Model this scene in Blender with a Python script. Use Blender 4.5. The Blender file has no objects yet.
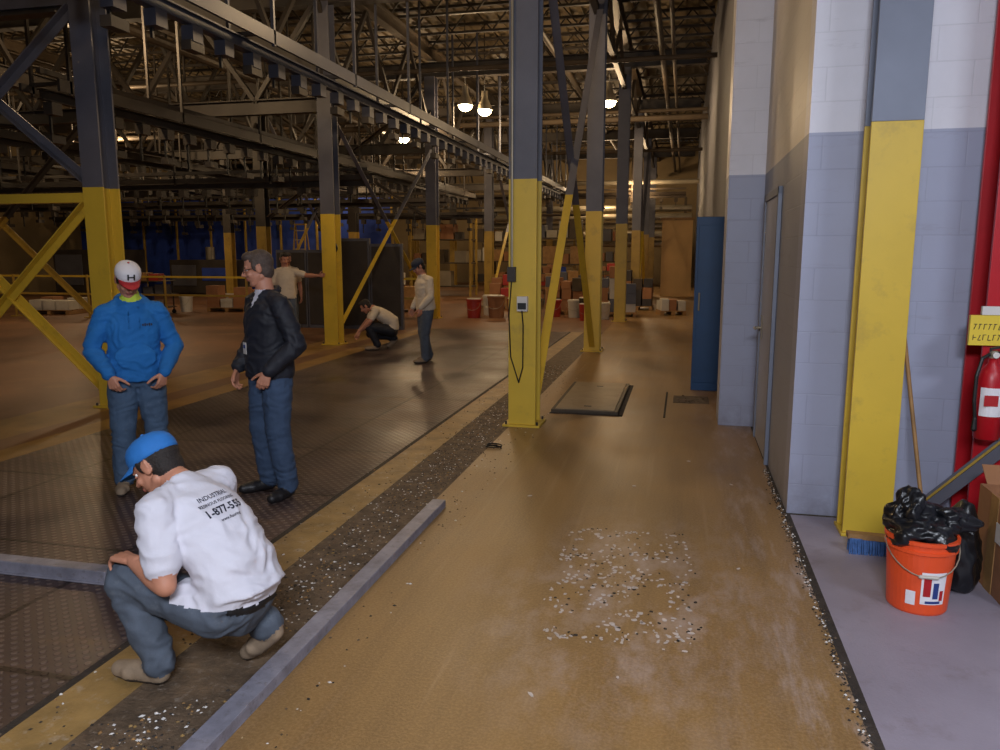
import bpy, bmesh, math, random
from mathutils import Vector, Matrix, noise
from mathutils.bvhtree import BVHTree
random.seed(7)
V=Vector
sc=bpy.context.scene
try:
    sc.view_settings.view_transform='Standard'; sc.view_settings.look='None'
except Exception: pass

def C(r,g,b):
    f=lambda c:(c/255/12.92) if c/255<=0.04045 else ((c/255+0.055)/1.055)**2.4
    return (f(r),f(g),f(b),1)
# ---------------------------------------------------------------- materials
def newmat(name):
    m=bpy.data.materials.new(name); m.use_nodes=True
    nt=m.node_tree; return m,nt,nt.nodes['Principled BSDF'],nt.nodes.new('ShaderNodeTexCoord')
def mixc(nt,fac,a,b,mode='MIX'):
    n=nt.nodes.new('ShaderNodeMix'); n.data_type='RGBA'; n.blend_type=mode
    for s,x in ((n.inputs[0],fac),(n.inputs[6],a),(n.inputs[7],b)):
        if hasattr(x,'links'): nt.links.new(x,s)
        else: s.default_value=x
    return n.outputs[2]
def math_(nt,op,a,b=0.0):
    n=nt.nodes.new('ShaderNodeMath'); n.operation=op
    for s,x in ((n.inputs[0],a),(n.inputs[1],b)):
        if hasattr(x,'links'): nt.links.new(x,s)
        else: s.default_value=x
    return n.outputs[0]
def ramp(nt,fac,lo,hi):
    n=nt.nodes.new('ShaderNodeMapRange'); n.inputs[1].default_value=lo; n.inputs[2].default_value=hi
    nt.links.new(fac,n.inputs[0]); return n.outputs[0]
def noi(nt,vec,scale,detail=4,rough=.6):
    n=nt.nodes.new('ShaderNodeTexNoise'); n.inputs['Scale'].default_value=scale
    n.inputs['Detail'].default_value=detail; n.inputs['Roughness'].default_value=rough
    nt.links.new(vec,n.inputs['Vector']); return n.outputs['Fac']
def mapv(nt,vec,scale=(1,1,1),rot=(0,0,0)):
    n=nt.nodes.new('ShaderNodeMapping'); n.inputs['Scale'].default_value=scale; n.inputs['Rotation'].default_value=rot
    nt.links.new(vec,n.inputs['Vector']); return n.outputs[0]
def bump(nt,b,h,st,dist=.01):
    n=nt.nodes.new('ShaderNodeBump'); n.inputs['Strength'].default_value=st; n.inputs['Distance'].default_value=dist
    nt.links.new(h,n.inputs['Height']); nt.links.new(n.outputs[0],b.inputs['Normal'])
def mat(name,col,rough=.6,metal=0,var=.2,scale=4,bst=.15,bscale=40,emis=0,dirt=None):
    m,nt,b,tc=newmat(name); o=tc.outputs['Object']
    f=ramp(nt,noi(nt,o,scale),.3,.7)
    d=tuple(c*(1-var) for c in col[:3])+(1,); u=tuple(min(1,c*(1+var)) for c in col[:3])+(1,)
    c=mixc(nt,f,d,u)
    if dirt:
        f2=ramp(nt,noi(nt,o,scale*2.7,6,.7),.55,.78); c=mixc(nt,f2,c,dirt)
    nt.links.new(c,b.inputs['Base Color'])
    b.inputs['Roughness'].default_value=rough; b.inputs['Metallic'].default_value=metal
    if bst: bump(nt,b,noi(nt,o,bscale),bst)
    return m
def emat(name,col,st):
    m,nt,b,tc=newmat(name)
    b.inputs['Base Color'].default_value=col; b.inputs['Emission Color'].default_value=col; b.inputs['Emission Strength'].default_value=st
    return m
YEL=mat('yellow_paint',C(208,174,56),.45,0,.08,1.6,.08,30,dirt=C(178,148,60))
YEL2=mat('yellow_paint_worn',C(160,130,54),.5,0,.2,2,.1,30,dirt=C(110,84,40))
GRY=mat('grey_steel_paint',C(92,92,102),.5,.1,.15,2,.08,30)
GRYL=mat('grey_column_paint',C(118,124,140),.5,.05,.1,2,.06,30)
DSTL=mat('dark_steel',C(58,52,47),.55,.2,.25,2,.1,30)
RUST=mat('brown_steel',C(74,62,48),.6,.2,.3,2,.1,30)
DECK=mat('roof_deck_metal',C(112,98,74),.55,.2,.15,.5,.05,20)
BLK=mat('black_rubber',C(22,22,24),.5,0,.2,8)
RED=mat('red_paint',C(176,18,30),.4,0,.12,3,.05)
BLUEC=mat('blue_curtain',C(34,62,150),.6,0,.35,1.2,.3,6)
TEAL=mat('teal_paint',C(10,66,112),.5,0,.12,3,.05)
CARD=mat('cardboard',C(150,104,70),.8,0,.12,4,.1,60)
TAPE=mat('paper_white',C(210,205,200),.7,0,.06,6)
ORNG=mat('orange_plastic',C(226,80,36),.38,0,.06,6,.03)
REDP=mat('red_plastic',C(160,44,34),.5,0,.1,6,.03)
WHT=mat('white_plastic',C(190,184,172),.5,0,.1,5,.03)
WOOD=mat('wood',C(150,112,66),.65,0,.25,9,.15,50)
ALU=mat('weathered_aluminium',C(138,136,148),.5,.2,.25,9,.2,50,dirt=C(100,92,90))
GPAN=mat('grey_panel',C(84,84,92),.5,.1,.15,2,.05)
COVER=mat('concrete_patch',C(150,130,102),.55,.0,.12,3,.2,50,dirt=C(120,98,70))
BAG=mat('black_plastic_bag',C(18,19,23),.32,0,.2,6,.15,9)
PIPE=mat('galvanised_duct',C(160,150,130),.4,.5,.15,2,.05)
TANW=mat('tan_partition',C(206,166,110),.7,0,.08,1.5)
BLUB=mat('blue_bristle',C(60,96,150),.8,0,.3,40,.6,90)
CONC_T=mat('tan_wall_far',C(126,108,78),.8,0,.15,.8,.1,8)
FARW=mat('dim_grey_wall',C(112,112,120),.7,0,.1,1,.1,20)
LAMPE=emat('lamp_glow',(1,.82,.5,1),30)
COOLE=emat('fill_panel_glow',(.86,.92,1,1),3)  # glowing face of the added fill lamps

def wallmat(name,axis,up,lo,zb=2.42):
    m,nt,b,tc=newmat(name); o=tc.outputs['Object']
    s=nt.nodes.new('ShaderNodeSeparateXYZ'); nt.links.new(o,s.inputs[0])
    cb=nt.nodes.new('ShaderNodeCombineXYZ'); nt.links.new(s.outputs[axis],cb.inputs[0]); nt.links.new(s.outputs[2],cb.inputs[1])
    br=nt.nodes.new('ShaderNodeTexBrick'); nt.links.new(cb.outputs[0],br.inputs['Vector'])
    br.inputs['Scale'].default_value=1; br.inputs['Brick Width'].default_value=.4; br.inputs['Row Height'].default_value=.2
    br.inputs['Mortar Size'].default_value=.005; br.inputs['Mortar Smooth'].default_value=.9
    br.inputs['Color1'].default_value=(1,1,1,1); br.inputs['Color2'].default_value=(.97,.97,.97,1); br.inputs['Mortar'].default_value=(.88,.88,.88,1)
    g=math_(nt,'GREATER_THAN',s.outputs[2],zb)
    c=mixc(nt,g,lo,up)
    c=mixc(nt,1.0,c,br.outputs['Color'],'MULTIPLY')
    f=ramp(nt,noi(nt,o,1.3,6),.45,.8); c=mixc(nt,math_(nt,'MULTIPLY',f,.18),c,C(120,112,108))
    # grime at the foot of the wall and horizontal scuffs
    gz=math_(nt,'SUBTRACT',1,ramp(nt,s.outputs[2],0,.35)); gn=ramp(nt,noi(nt,o,3.5,7,.7),.35,.65)
    c=mixc(nt,math_(nt,'MULTIPLY',math_(nt,'MULTIPLY',gz,gn),.55),c,C(92,82,76))
    sc_=ramp(nt,noi(nt,mapv(nt,o,(1.2,1.2,7)),1.6,8,.75),.58,.70); c=mixc(nt,math_(nt,'MULTIPLY',sc_,.22),c,C(104,98,100))
    nt.links.new(c,b.inputs['Base Color']); b.inputs['Roughness'].default_value=.5
    inv=math_(nt,'SUBTRACT',1,br.outputs['Fac'])
    h=math_(nt,'ADD',inv,math_(nt,'MULTIPLY',noi(nt,o,60),.25)); bump(nt,b,h,.22,.005)
    return m
WALLX=wallmat('painted_block_wall_x',0,C(220,218,226),C(160,164,186))
WALLY=wallmat('painted_block_wall_y',1,C(214,206,196),C(146,150,168))

def floor_brown():
    m,nt,b,tc=newmat('brown_floor_coating'); o=tc.outputs['Object']
    f=ramp(nt,noi(nt,o,.7,5),.3,.7)
    c=mixc(nt,f,C(122,91,53),C(152,117,70))
    st=ramp(nt,noi(nt,mapv(nt,o,(5,.3,1)),1.0,5,.6),.42,.75)
    c=mixc(nt,math_(nt,'MULTIPLY',st,.5),c,C(86,62,40))
    st2=ramp(nt,noi(nt,mapv(nt,o,(9,.22,1)),1.3,4,.6),.60,.70)
    c=mixc(nt,math_(nt,'MULTIPLY',st2,.22),c,C(178,150,118))
    sp=ramp(nt,noi(nt,o,75,3,.7),.42,.62); c=mixc(nt,math_(nt,'MULTIPLY',sp,.25),c,C(184,150,104))
    s=nt.nodes.new('ShaderNodeSeparateXYZ'); nt.links.new(o,s.inputs[0])
    dx=math_(nt,'DIVIDE',math_(nt,'ADD',s.outputs[0],.2),.75); dy=math_(nt,'DIVIDE',math_(nt,'SUBTRACT',s.outputs[1],3.7),1.3)
    r=math_(nt,'SQRT',math_(nt,'ADD',math_(nt,'MULTIPLY',dx,dx),math_(nt,'MULTIPLY',dy,dy)))
    mk=math_(nt,'SUBTRACT',1,ramp(nt,r,.3,1.2))
    wn=ramp(nt,noi(nt,mapv(nt,o,(3,1.6,1)),1.4,8,.72),.46,.66)
    c=mixc(nt,math_(nt,'MULTIPLY',math_(nt,'MULTIPLY',mk,wn),.6),c,C(186,166,156))
    e=ramp(nt,s.outputs[0],.1,.75); wn2=ramp(nt,noi(nt,mapv(nt,o,(4,.8,1)),1.7,8,.72),.50,.64)
    c=mixc(nt,math_(nt,'MULTIPLY',math_(nt,'MULTIPLY',e,wn2),.6),c,C(184,166,158))
    nt.links.new(c,b.inputs['Base Color'])
    nt.links.new(math_(nt,'ADD',math_(nt,'MULTIPLY',f,.2),.34),b.inputs['Roughness'])
    bump(nt,b,noi(nt,o,110,3),.2,.006); return m
def floor_plate():
    m,nt,b,tc=newmat('tread_plate'); o=tc.outputs['Object']
    def wv(rot):
        n=nt.nodes.new('ShaderNodeTexWave'); n.inputs['Scale'].default_value=6
        nt.links.new(mapv(nt,o,(1,1,1),(0,0,rot)),n.inputs['Vector']); return n.outputs['Fac']
    t=math_(nt,'MULTIPLY',wv(.785),wv(-.785)); t=ramp(nt,t,.3,.6)
    f=ramp(nt,noi(nt,o,.8,6,.65),.35,.7)
    c=mixc(nt,f,C(52,44,50),C(98,76,64))
    f2=ramp(nt,noi(nt,mapv(nt,o,(.6,3,1)),1.2,6,.7),.56,.72); c=mixc(nt,math_(nt,'MULTIPLY',f2,.5),c,C(118,88,54))
    c=mixc(nt,math_(nt,'MULTIPLY',t,.45),c,C(144,126,118))
    br=nt.nodes.new('ShaderNodeTexBrick'); nt.links.new(mapv(nt,o,(1,1,1)),br.inputs['Vector']); br.offset=0
    br.inputs['Scale'].default_value=1; br.inputs['Brick Width'].default_value=1.53; br.inputs['Row Height'].default_value=1.22; br.inputs['Mortar Size'].default_value=.018
    br.inputs['Color1'].default_value=(1.1,1.1,1.1,1);br.inputs['Color2'].default_value=(.72,.72,.76,1);br.inputs['Mortar'].default_value=(.3,.25,.22,1)
    c=mixc(nt,1.0,c,br.outputs['Color'],'MULTIPLY')
    nt.links.new(c,b.inputs['Base Color']); b.inputs['Metallic'].default_value=.25
    nt.links.new(math_(nt,'ADD',math_(nt,'MULTIPLY',f,.25),.28),b.inputs['Roughness'])
    bump(nt,b,t,.8,.006); return m
F_BROWN=floor_brown(); F_PLATE=floor_plate()
F_BASE=mat('hall_concrete',C(112,76,48),.5,0,.3,.5,.2,60,dirt=C(140,104,64))
F_YEL=mat('yellow_edge_concrete',C(146,116,68),.5,0,.32,5,.3,60,dirt=C(176,162,146))
F_YEL3=mat('yellow_edge_dirty',C(140,106,54),.5,0,.3,2,.3,60,dirt=C(96,70,44))
F_DEB=mat('debris_trench',C(92,74,56),.75,0,.45,9,.9,50,dirt=C(140,126,112))
F_CONC=mat('grey_concrete',C(142,134,146),.55,0,.16,1.2,.2,70,dirt=C(120,108,112))
F_GAP=mat('dark_joint',C(50,42,36),.8,0,.4,12,.8,60)

# ---------------------------------------------------------------- mesh builder
class MB:
    def __init__(s): s.v=[];s.f=[];s.m=[];s.mats=[]
    def add(s,vs,fs,mt):
        if mt not in s.mats: s.mats.append(mt)
        k=s.mats.index(mt); o=len(s.v); s.v+=[V(a) for a in vs]
        for f in fs: s.f.append([i+o for i in f]); s.m.append(k)
    def hexa(s,c,ax,ay,az,mt):
        c=V(c);ax=V(ax);ay=V(ay);az=V(az)
        pts=[c+i*ax+j*ay+k*az for k in(-1,1) for j in(-1,1) for i in(-1,1)]
        s.add(pts,[(0,2,3,1),(4,5,7,6),(0,1,5,4),(2,6,7,3),(0,4,6,2),(1,3,7,5)],mt)
    def box(s,x0,x1,y0,y1,z0,z1,mt):
        s.hexa(((x0+x1)/2,(y0+y1)/2,(z0+z1)/2),((x1-x0)/2,0,0),(0,(y1-y0)/2,0),(0,0,(z1-z0)/2),mt)
    def beam(s,p0,p1,w,h,mt,up=(0,0,1)):
        p0=V(p0);p1=V(p1);d=p1-p0;u=V(up)
        if abs(d.normalized().dot(u))>.98: u=V((0,1,0))
        a=d.cross(u).normalized();b=a.cross(d).normalized()
        s.hexa((p0+p1)/2,d/2,a*w/2,b*h/2,mt)
    def ibeam(s,p0,p1,w,h,mt,t=.018):
        p0=V(p0);p1=V(p1)
        z=V((0,0,h/2-t/2))
        s.beam(p0+z,p1+z,w,t,mt); s.beam(p0-z,p1-z,w,t,mt); s.beam(p0,p1,t,h-2*t,mt)
    def angle(s,p0,p1,w,mt,up=(0,0,1),t=.012):
        p0=V(p0);p1=V(p1);d=(p1-p0);u=V(up);a=d.cross(u).normalized();b=a.cross(d).normalized()
        s.hexa((p0+p1)/2,d/2,a*w/2,b*t/2,mt)
        s.hexa((p0+p1)/2-a*(w/2-t/2)+b*(w/2),d/2,a*t/2,b*w/2,mt)
    def cap(s,p0,r0,p1,r1,mt,seg=12):
        p0=V(p0);p1=V(p1);d=p1-p0;d=d.normalized() if d.length>1e-6 else V((0,0,1))
        a=d.orthogonal().normalized();b=d.cross(a)
        rr=[(p0,r0,-60),(p0,r0,-30),(p0,r0,0),(p1,r1,0),(p1,r1,30),(p1,r1,60)]
        vs=[p0-d*r0]
        for p,r,l in rr:
            l=math.radians(l)
            for i in range(seg):
                t=2*math.pi*i/seg; vs.append(p+d*r*math.sin(l)+(a*math.cos(t)+b*math.sin(t))*r*math.cos(l))
        vs.append(p1+d*r1); fs=[]
        for i in range(seg): fs.append((0,1+(i+1)%seg,1+i))
        for k in range(5):
            for i in range(seg):
                j=(i+1)%seg; fs.append((1+k*seg+i,1+k*seg+j,1+(k+1)*seg+j,1+(k+1)*seg+i))
        e=len(vs)-1
        for i in range(seg): fs.append((e,1+5*seg+i,1+5*seg+(i+1)%seg))
        s.add(vs,fs,mt)
    def cyl(s,p0,p1,r0,r1,mt,seg=20):
        p0=V(p0);p1=V(p1);d=(p1-p0).normalized();a=d.orthogonal().normalized();b=d.cross(a)
        s.loft([(p0,a*r0,b*r0),(p1,a*r1,b*r1)],mt,seg)
    def loft(s,rings,mt,seg=18,caps=True):
        vs=[];n=len(rings)
        for c,a,b in rings:
            for i in range(seg):
                t=2*math.pi*i/seg; vs.append(V(c)+V(a)*math.cos(t)+V(b)*math.sin(t))
        fs=[]
        for k in range(n-1):
            for i in range(seg):
                j=(i+1)%seg; fs.append((k*seg+i,k*seg+j,(k+1)*seg+j,(k+1)*seg+i))
        if caps: fs.append(tuple(range(seg))[::-1]); fs.append(tuple((n-1)*seg+i for i in range(seg)))
        s.add(vs,fs,mt)
    def ell(s,c,ax,ay,az,mt,seg=18,rg=10):
        c=V(c);ax=V(ax);ay=V(ay);az=V(az); vs=[c-az]
        for k in range(1,rg):
            l=-math.pi/2+math.pi*k/rg
            for i in range(seg):
                t=2*math.pi*i/seg; vs.append(c+az*math.sin(l)+(ax*math.cos(t)+ay*math.sin(t))*math.cos(l))
        vs.append(c+az);fs=[]
        for i in range(seg): fs.append((0,1+(i+1)%seg,1+i))
        for k in range(rg-2):
            for i in range(seg):
                j=(i+1)%seg; fs.append((1+k*seg+i,1+k*seg+j,1+(k+1)*seg+j,1+(k+1)*seg+i))
        e=len(vs)-1
        for i in range(seg): fs.append((e,1+(rg-2)*seg+i,1+(rg-2)*seg+(i+1)%seg))
        s.add(vs,fs,mt)
    def build(s,name,parent=None,bevel=0,smooth=False,recalc=True):
        me=bpy.data.meshes.new(name); me.from_pydata([tuple(v) for v in s.v],[],s.f)
        for m in s.mats: me.materials.append(m)
        me.polygons.foreach_set('material_index',s.m)
        if recalc:
            bm=bmesh.new();bm.from_mesh(me);bmesh.ops.recalc_face_normals(bm,faces=bm.faces);bm.to_mesh(me);bm.free()
        if smooth: me.polygons.foreach_set('use_smooth',[True]*len(me.polygons))
        me.update()
        ob=bpy.data.objects.new(name,me); sc.collection.objects.link(ob)
        if parent: ob.parent=parent
        if bevel:
            b=ob.modifiers.new('bevel','BEVEL'); b.width=bevel; b.segments=2; b.limit_method='ANGLE'
        return ob
def empty(name,loc=(0,0,0),rz=0):
    e=bpy.data.objects.new(name,None); e.empty_display_size=.2; sc.collection.objects.link(e)
    e.location=loc; e.rotation_euler=(0,0,rz); return e

# ---------------------------------------------------------------- room shell
XL,YB,YF,ZC=-27,-4,43,7.4
WX=.72
fl=MB()
xs=[XL,-6.75,-6.05,-5.72,-5.4,-2.34,-2.30,-2.04,-1.62,WX-.02,WX+.02,4.6]
mm=[F_BASE,F_YEL3,F_BASE,F_YEL3,F_PLATE,F_GAP,F_YEL,F_DEB,F_BROWN,F_GAP,F_CONC]
ys=[YB,5.2,16.6,YF]
for i in range(len(xs)-1):
    for j in range(len(ys)-1):
        xc=(xs[i]+xs[i+1])/2
        if xc>WX+.02 and j>0: continue
        m=mm[i]
        if j==2: m=F_BROWN if xc>-1.62 else F_BASE
        fl.box(xs[i],xs[i+1],ys[j],ys[j+1],-.2,0,m)
fl.build('floor')
w=MB(); w.box(WX,4.6,5.23,5.43,0,ZC,WALLX); w.build('wall_facing')
w=MB(); w.box(WX,.95,5.43,7.87,0,ZC,WALLY); w.build('wall_right')
w=MB(); w.box(.39,.95,7.87,8.35,0,ZC,WALLX); w.build('wall_pilaster')
w=MB(); w.box(.55,.95,8.35,YF,0,ZC,FARW); w.build('wall_right_far')
w=MB(); w.box(4.6,4.8,YB,5.43,0,ZC,WALLY); w.build('wall_alcove')
w=MB(); w.box(XL-.2,4.8,YB-.2,YB,0,ZC,WALLX); w.build('wall_behind')
w=MB(); w.box(XL-.2,XL,YB,YF,0,ZC,CONC_T); w.build('wall_left')
w=MB(); w.box(XL-.2,.95,YF,YF+.2,0,ZC,CONC_T); w.build('wall_back')
c=MB()
c.box(XL-.2,4.8,YB-.2,YF+.2,ZC+.06,ZC+.2,DECK)
x=XL
while x<4.6:
    c.box(x,x+.14,YB,YF,ZC,ZC+.06,DECK); x+=.3
c.build('ceiling')
d=MB()
DOORM=mat('grey_door_paint',C(158,160,174),.4,0,.06,2,.03)
k0=WX-.032
d.box(k0,WX-.002,6.42,6.48,0,2.2,GRYL); d.box(k0,WX-.002,7.42,7.48,0,2.2,GRYL); d.box(k0,WX-.002,6.42,7.48,2.14,2.2,GRYL)
d.box(WX-.018,WX-.002,6.48,7.42,.01,2.14,DOORM)
d.cyl((WX-.02,7.3,1.03),(WX-.08,7.3,1.03),.012,.012,PIPE); d.cap((WX-.08,7.31,1.03),.011,(WX-.08,7.18,1.03),.011,PIPE)
d.box(WX-.024,WX-.018,7.26,7.34,.93,1.14,PIPE)
d.build('door_1',bevel=.002)

# ---------------------------------------------------------------- columns
def hcol(mb,x,y,z0,z1,w,dp,mt,t=.022):
    mb.box(x-w/2,x+w/2,y-dp/2,y-dp/2+t,z0,z1,mt); mb.box(x-w/2,x+w/2,y+dp/2-t,y+dp/2,z0,z1,mt)
    mb.box(x-t/2,x+t/2,y-dp/2+t,y+dp/2-t,z0,z1,mt)
def column(x,y,top=6.0,w=.27,dp=.27,zb=2.38,yel=YEL,gry=GRY,extra=None):
    mb=MB(); hcol(mb,x,y,.02,zb,w,dp,yel); hcol(mb,x,y,zb,top,w,dp,gry)
    mb.box(x-w/2-.05,x+w/2+.05,y-dp/2-.05,y+dp/2+.05,0,.02,yel)
    for sx in(-1,1):
        for sy in(-1,1): mb.cyl((x+sx*(w/2+.02),y+sy*(dp/2+.02),.02),(x+sx*(w/2+.02),y+sy*(dp/2+.02),.05),.012,.012,DSTL,6)
    if extra: extra(mb)
    return mb.build('steel_column')
YS=[7.5,13.5,19.5,25.5,31.5,37.5]
def ex_center(mb):
    x,y=-1.5,7.5
    mb.cyl((x-.1,y-.155,1.55),(x-.1,y-.155,5.9),.013,.013,PIPE,8)
    mb.box(x-.14,x-.06,y-.18,y-.135,1.42,1.56,DSTL)
    mb.box(x-.04,x+.06,y-.2,y-.135,1.14,1.28,TAPE); mb.box(x-.03,x+.05,y-.215,y-.2,1.16,1.22,BLK)
    pts=[(x-.1,y-.17,1.42),(x-.12,y-.19,1.1),(x-.1,y-.2,.7),(x-.02,y-.2,.45),(x+.02,y-.2,.6),(x+.02,y-.19,1.0),(x+.01,y-.2,1.14)]
    for a,b in zip(pts,pts[1:]): mb.cap(a,.007,b,.007,BLK,6)
column(-1.5,7.5,extra=ex_center)
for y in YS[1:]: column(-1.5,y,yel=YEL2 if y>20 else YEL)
def ex_round(mb):
    x,y=-6.3,13.5
    mb.cyl((x+.0,y-.14,1.78),(x,y-.17,1.78),.13,.13,BLK,24); mb.cyl((x,y-.17,1.78),(x,y-.175,1.78),.10,.10,GPAN,24); mb.cyl((x,y-.175,1.78),(x,y-.18,1.78),.04,.04,TAPE,16)
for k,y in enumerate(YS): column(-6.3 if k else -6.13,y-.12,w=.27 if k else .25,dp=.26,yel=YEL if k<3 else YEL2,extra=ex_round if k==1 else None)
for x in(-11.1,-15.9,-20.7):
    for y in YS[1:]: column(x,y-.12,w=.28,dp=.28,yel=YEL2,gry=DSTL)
column(-8.6,7.38,w=.2,dp=.2)

mb=MB(); hcol(mb,1.13,4.96,.02,2.42,.27,.19,YEL); hcol(mb,1.13,4.96,2.42,7.3,.27,.19,GRYL)
mb.box(.985,1.275,4.85,5.08,0,.02,YEL)
mb.build('steel_column',bevel=.003)
mb=MB(); hcol(mb,1.84,5.03,0.02,7.3,.34,.28,RED); mb.box(1.63,2.05,4.87,5.19,0,.02,RED); mb.build('red_steel_column',bevel=.003)

def brace(pa,pb,za,zb,ymat_z=2.38,w=.09,lo=YEL,hi=GRY):
    mb=MB()
    A=V((pa[0],pa[1],0));B=V((pb[0],pb[1],0))
    nrm=(B-A).cross(V((0,0,1))).normalized()
    for off,(p,q) in ((.03,(A,B)),(-.03,(B,A))):
        a=p+V((0,0,za))+nrm*off; b=q+V((0,0,zb))+nrm*off
        tt=(ymat_z-za)/(zb-za)
        if 0<tt<1:
            m=a.lerp(b,tt); mb.angle(a,m,w,lo,nrm); mb.angle(m,b,w,hi,nrm)
        else: mb.angle(a,b,w,hi if za>=ymat_z else lo,nrm)
    return mb
def merge(a,b):
    for m in b.mats:
        a.add(b.v,[f for f,k in zip(b.f,b.m) if b.mats[k] is m],m)
brace((-1.5,7.64),(-1.5,13.36),.12,5.7).build('cross_brace')
brace((-1.5,25.65),(-1.5,31.35),.3,5.7).build('cross_brace')
brace((-6.3,13.53),(-6.3,19.2),.3,4.2,w=.08).build('cross_brace')
brace((-6.3,25.55),(-6.3,31.2),.3,5.5).build('cross_brace')
b=brace((-8.49,7.38),(-6.27,7.38),.2,2.2)
b.beam((-8.49,7.38,2.28),(-6.27,7.38,2.28),.1,.1,YEL)
merge(b,brace((-8.49,7.38),(-6.27,7.38),2.45,4.2,0,lo=GRY,hi=GRY)); b.beam((-8.49,7.38,4.3),(-6.27,7.38,4.3),.1,.12,GRY)
b.build('cross_brace')
brace((-11.1,19.6),(-11.1,25.2),.3,5.5,lo=YEL2).build('cross_brace')
brace((-10.9,19.38),(-6.5,19.38),2.6,5.5,lo=YEL2,hi=RUST).build('cross_brace')
brace((-15.7,13.38),(-11.3,13.38),.3,4.2,lo=YEL2,hi=DSTL).build('cross_brace')

g=MB()
for y in YS:
    g.ibeam((XL,y,6.18),(.35,y,6.18),.22,.36,DSTL)
    g.ibeam((XL,y-.12,4.3),(-6.46,y-.12,4.3),.16,.26,DSTL)
for x in (-1.5,-6.3,-11.1,-15.9,-20.7):
    g.ibeam((x,2,6.56),(x,YF,6.56),.2,.3,RUST)
g.ibeam((-6.3,7.7,4.75),(-6.3,YF,4.75),.16,.3,DSTL)
g.ibeam((-11.1,7.6,4.6),(-11.1,YF,4.6),.16,.3,DSTL)
for y in (7.5,13.5,19.5,25.5):   # trusses between the two girder levels
    x=-6.5;k=0
    while x>XL+1.3:
        g.beam((x,y-.12,4.4 if k%2 else 6.0),(x-1.2,y-.12,6.0 if k%2 else 4.4),.08,.08,DSTL,up=(0,1,0)); x-=1.2;k+=1
for xx,z0,z1 in ((-6.3,4.9,6.4),(-11.1,4.75,6.4),(-1.5,5.6,6.4)):
    y=7.8;k=0
    if xx>-2: g.beam((xx,y,5.55),(xx,42,5.55),.1,.1,DSTL)
    while y<41:
        g.beam((xx,y,z0 if k%2 else z1),(xx,y+1.25,z1 if k%2 else z0),.07,.07,DSTL,up=(1,0,0)); y+=1.25;k+=1
for x,z,r in ((-.6,5.9,.06),(-.35,5.85,.04),(-3.1,6.3,.07),(-8,5.7,.06),(-9.2,5.4,.09),(-13,5.5,.06)):
    g.cyl((x,3,z),(x,YF,z),r,r,RUST,10)
for y,z,r in ((16.5,5.5,.05),(22.4,5.3,.08),(23,5.6,.05),(28.5,5.2,.06),(34,4.6,.1)):
    g.cyl((XL,y,z),(.5,y,z),r,r,RUST if y<30 else PIPE,10)
g.build('roof_girders')
jm=None
y=8.3
while y<42.5:
    if min(abs(y-q) for q in YS)>.3:
        if jm is None:
            j=MB(); j.beam((XL,0,7.34),(.5,0,7.34),.09,.06,DSTL); j.beam((XL,0,6.76),(.5,0,6.76),.08,.05,DSTL)
            x=XL;k=0
            while x<0.2:
                j.beam((x,0,6.76 if k%2 else 7.34),(x+.5,0,7.34 if k%2 else 6.76),.03,.03,DSTL); x+=.5;k+=1
            ob=j.build('roof_joist'); jm=ob.data
        else:
            ob=bpy.data.objects.new('roof_joist',jm); sc.collection.objects.link(ob)
        ob.location.y=y
    y+=1.45

def conveyor(x,z,y0,y1,mt,hang=.5,axis='y',load=True,step=.6):
    mb=MB()
    P=(lambda u,v,h:(v+x,u,h)) if axis=='y' else (lambda u,v,h:(u,v+x,h))
    mb.ibeam(P(y0,0,z),P(y1,0,z),.1,.14,mt); mb.beam(P(y0,0,z+.3),P(y1,0,z+.3),.07,.07,mt)
    mb.beam(P(y0,.3,z+.1),P(y1,.3,z+.1),.04,.16,mt); mb.beam(P(y0,-.3,z+.1),P(y1,-.3,z+.1),.04,.1,mt)
    u=y0+.2;k=0
    while u<y1:
        if load:
            hh=hang*(.6+.4*random.random())
            mb.beam(P(u,-.05,z-.07),P(u,-.05,z-hh),.03,.03,BLK,up=(0,1,0))
            mb.hexa(P(u,0,z-.16),(.07,0,0),(0,.09,0),(0,0,.08),mt)
            if k%2==0: mb.hexa(P(u,0,z-hh),(.06,0,0),(0,.12,0),(0,0,.05),DSTL)
        if k%4==0:
            mb.beam(P(u,.3,z),P(u,.3,6.8),.04,.04,mt,up=(0,1,0)); mb.beam(P(u,-.3,z),P(u,-.3,6.8),.04,.04,mt,up=(0,1,0))
            mb.beam(P(u,-.32,z+.16),P(u,.32,z+.16),.05,.05,mt)
        u+=step;k+=1
    return mb.build('overhead_conveyor')
CONV=mat('conveyor_blue_grey',C(66,68,80),.5,.2,.15,2,.05)
conveyor(-5.2,4.15,4,37,CONV,.45)
conveyor(-8.3,3.75,9,30,DSTL,.7)
conveyor(-13.4,3.9,9,30,DSTL,.7)
conveyor(-18.2,3.9,9,30,DSTL,.7)
for yy,zz in ((16.4,3.2),(22.3,3.1),(28.4,3.0)):
    conveyor(yy,zz,XL+1,-6.8,DSTL,.6,'x')
conveyor(33.8,4.0,-12,0,RUST,.5,'x')
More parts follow.
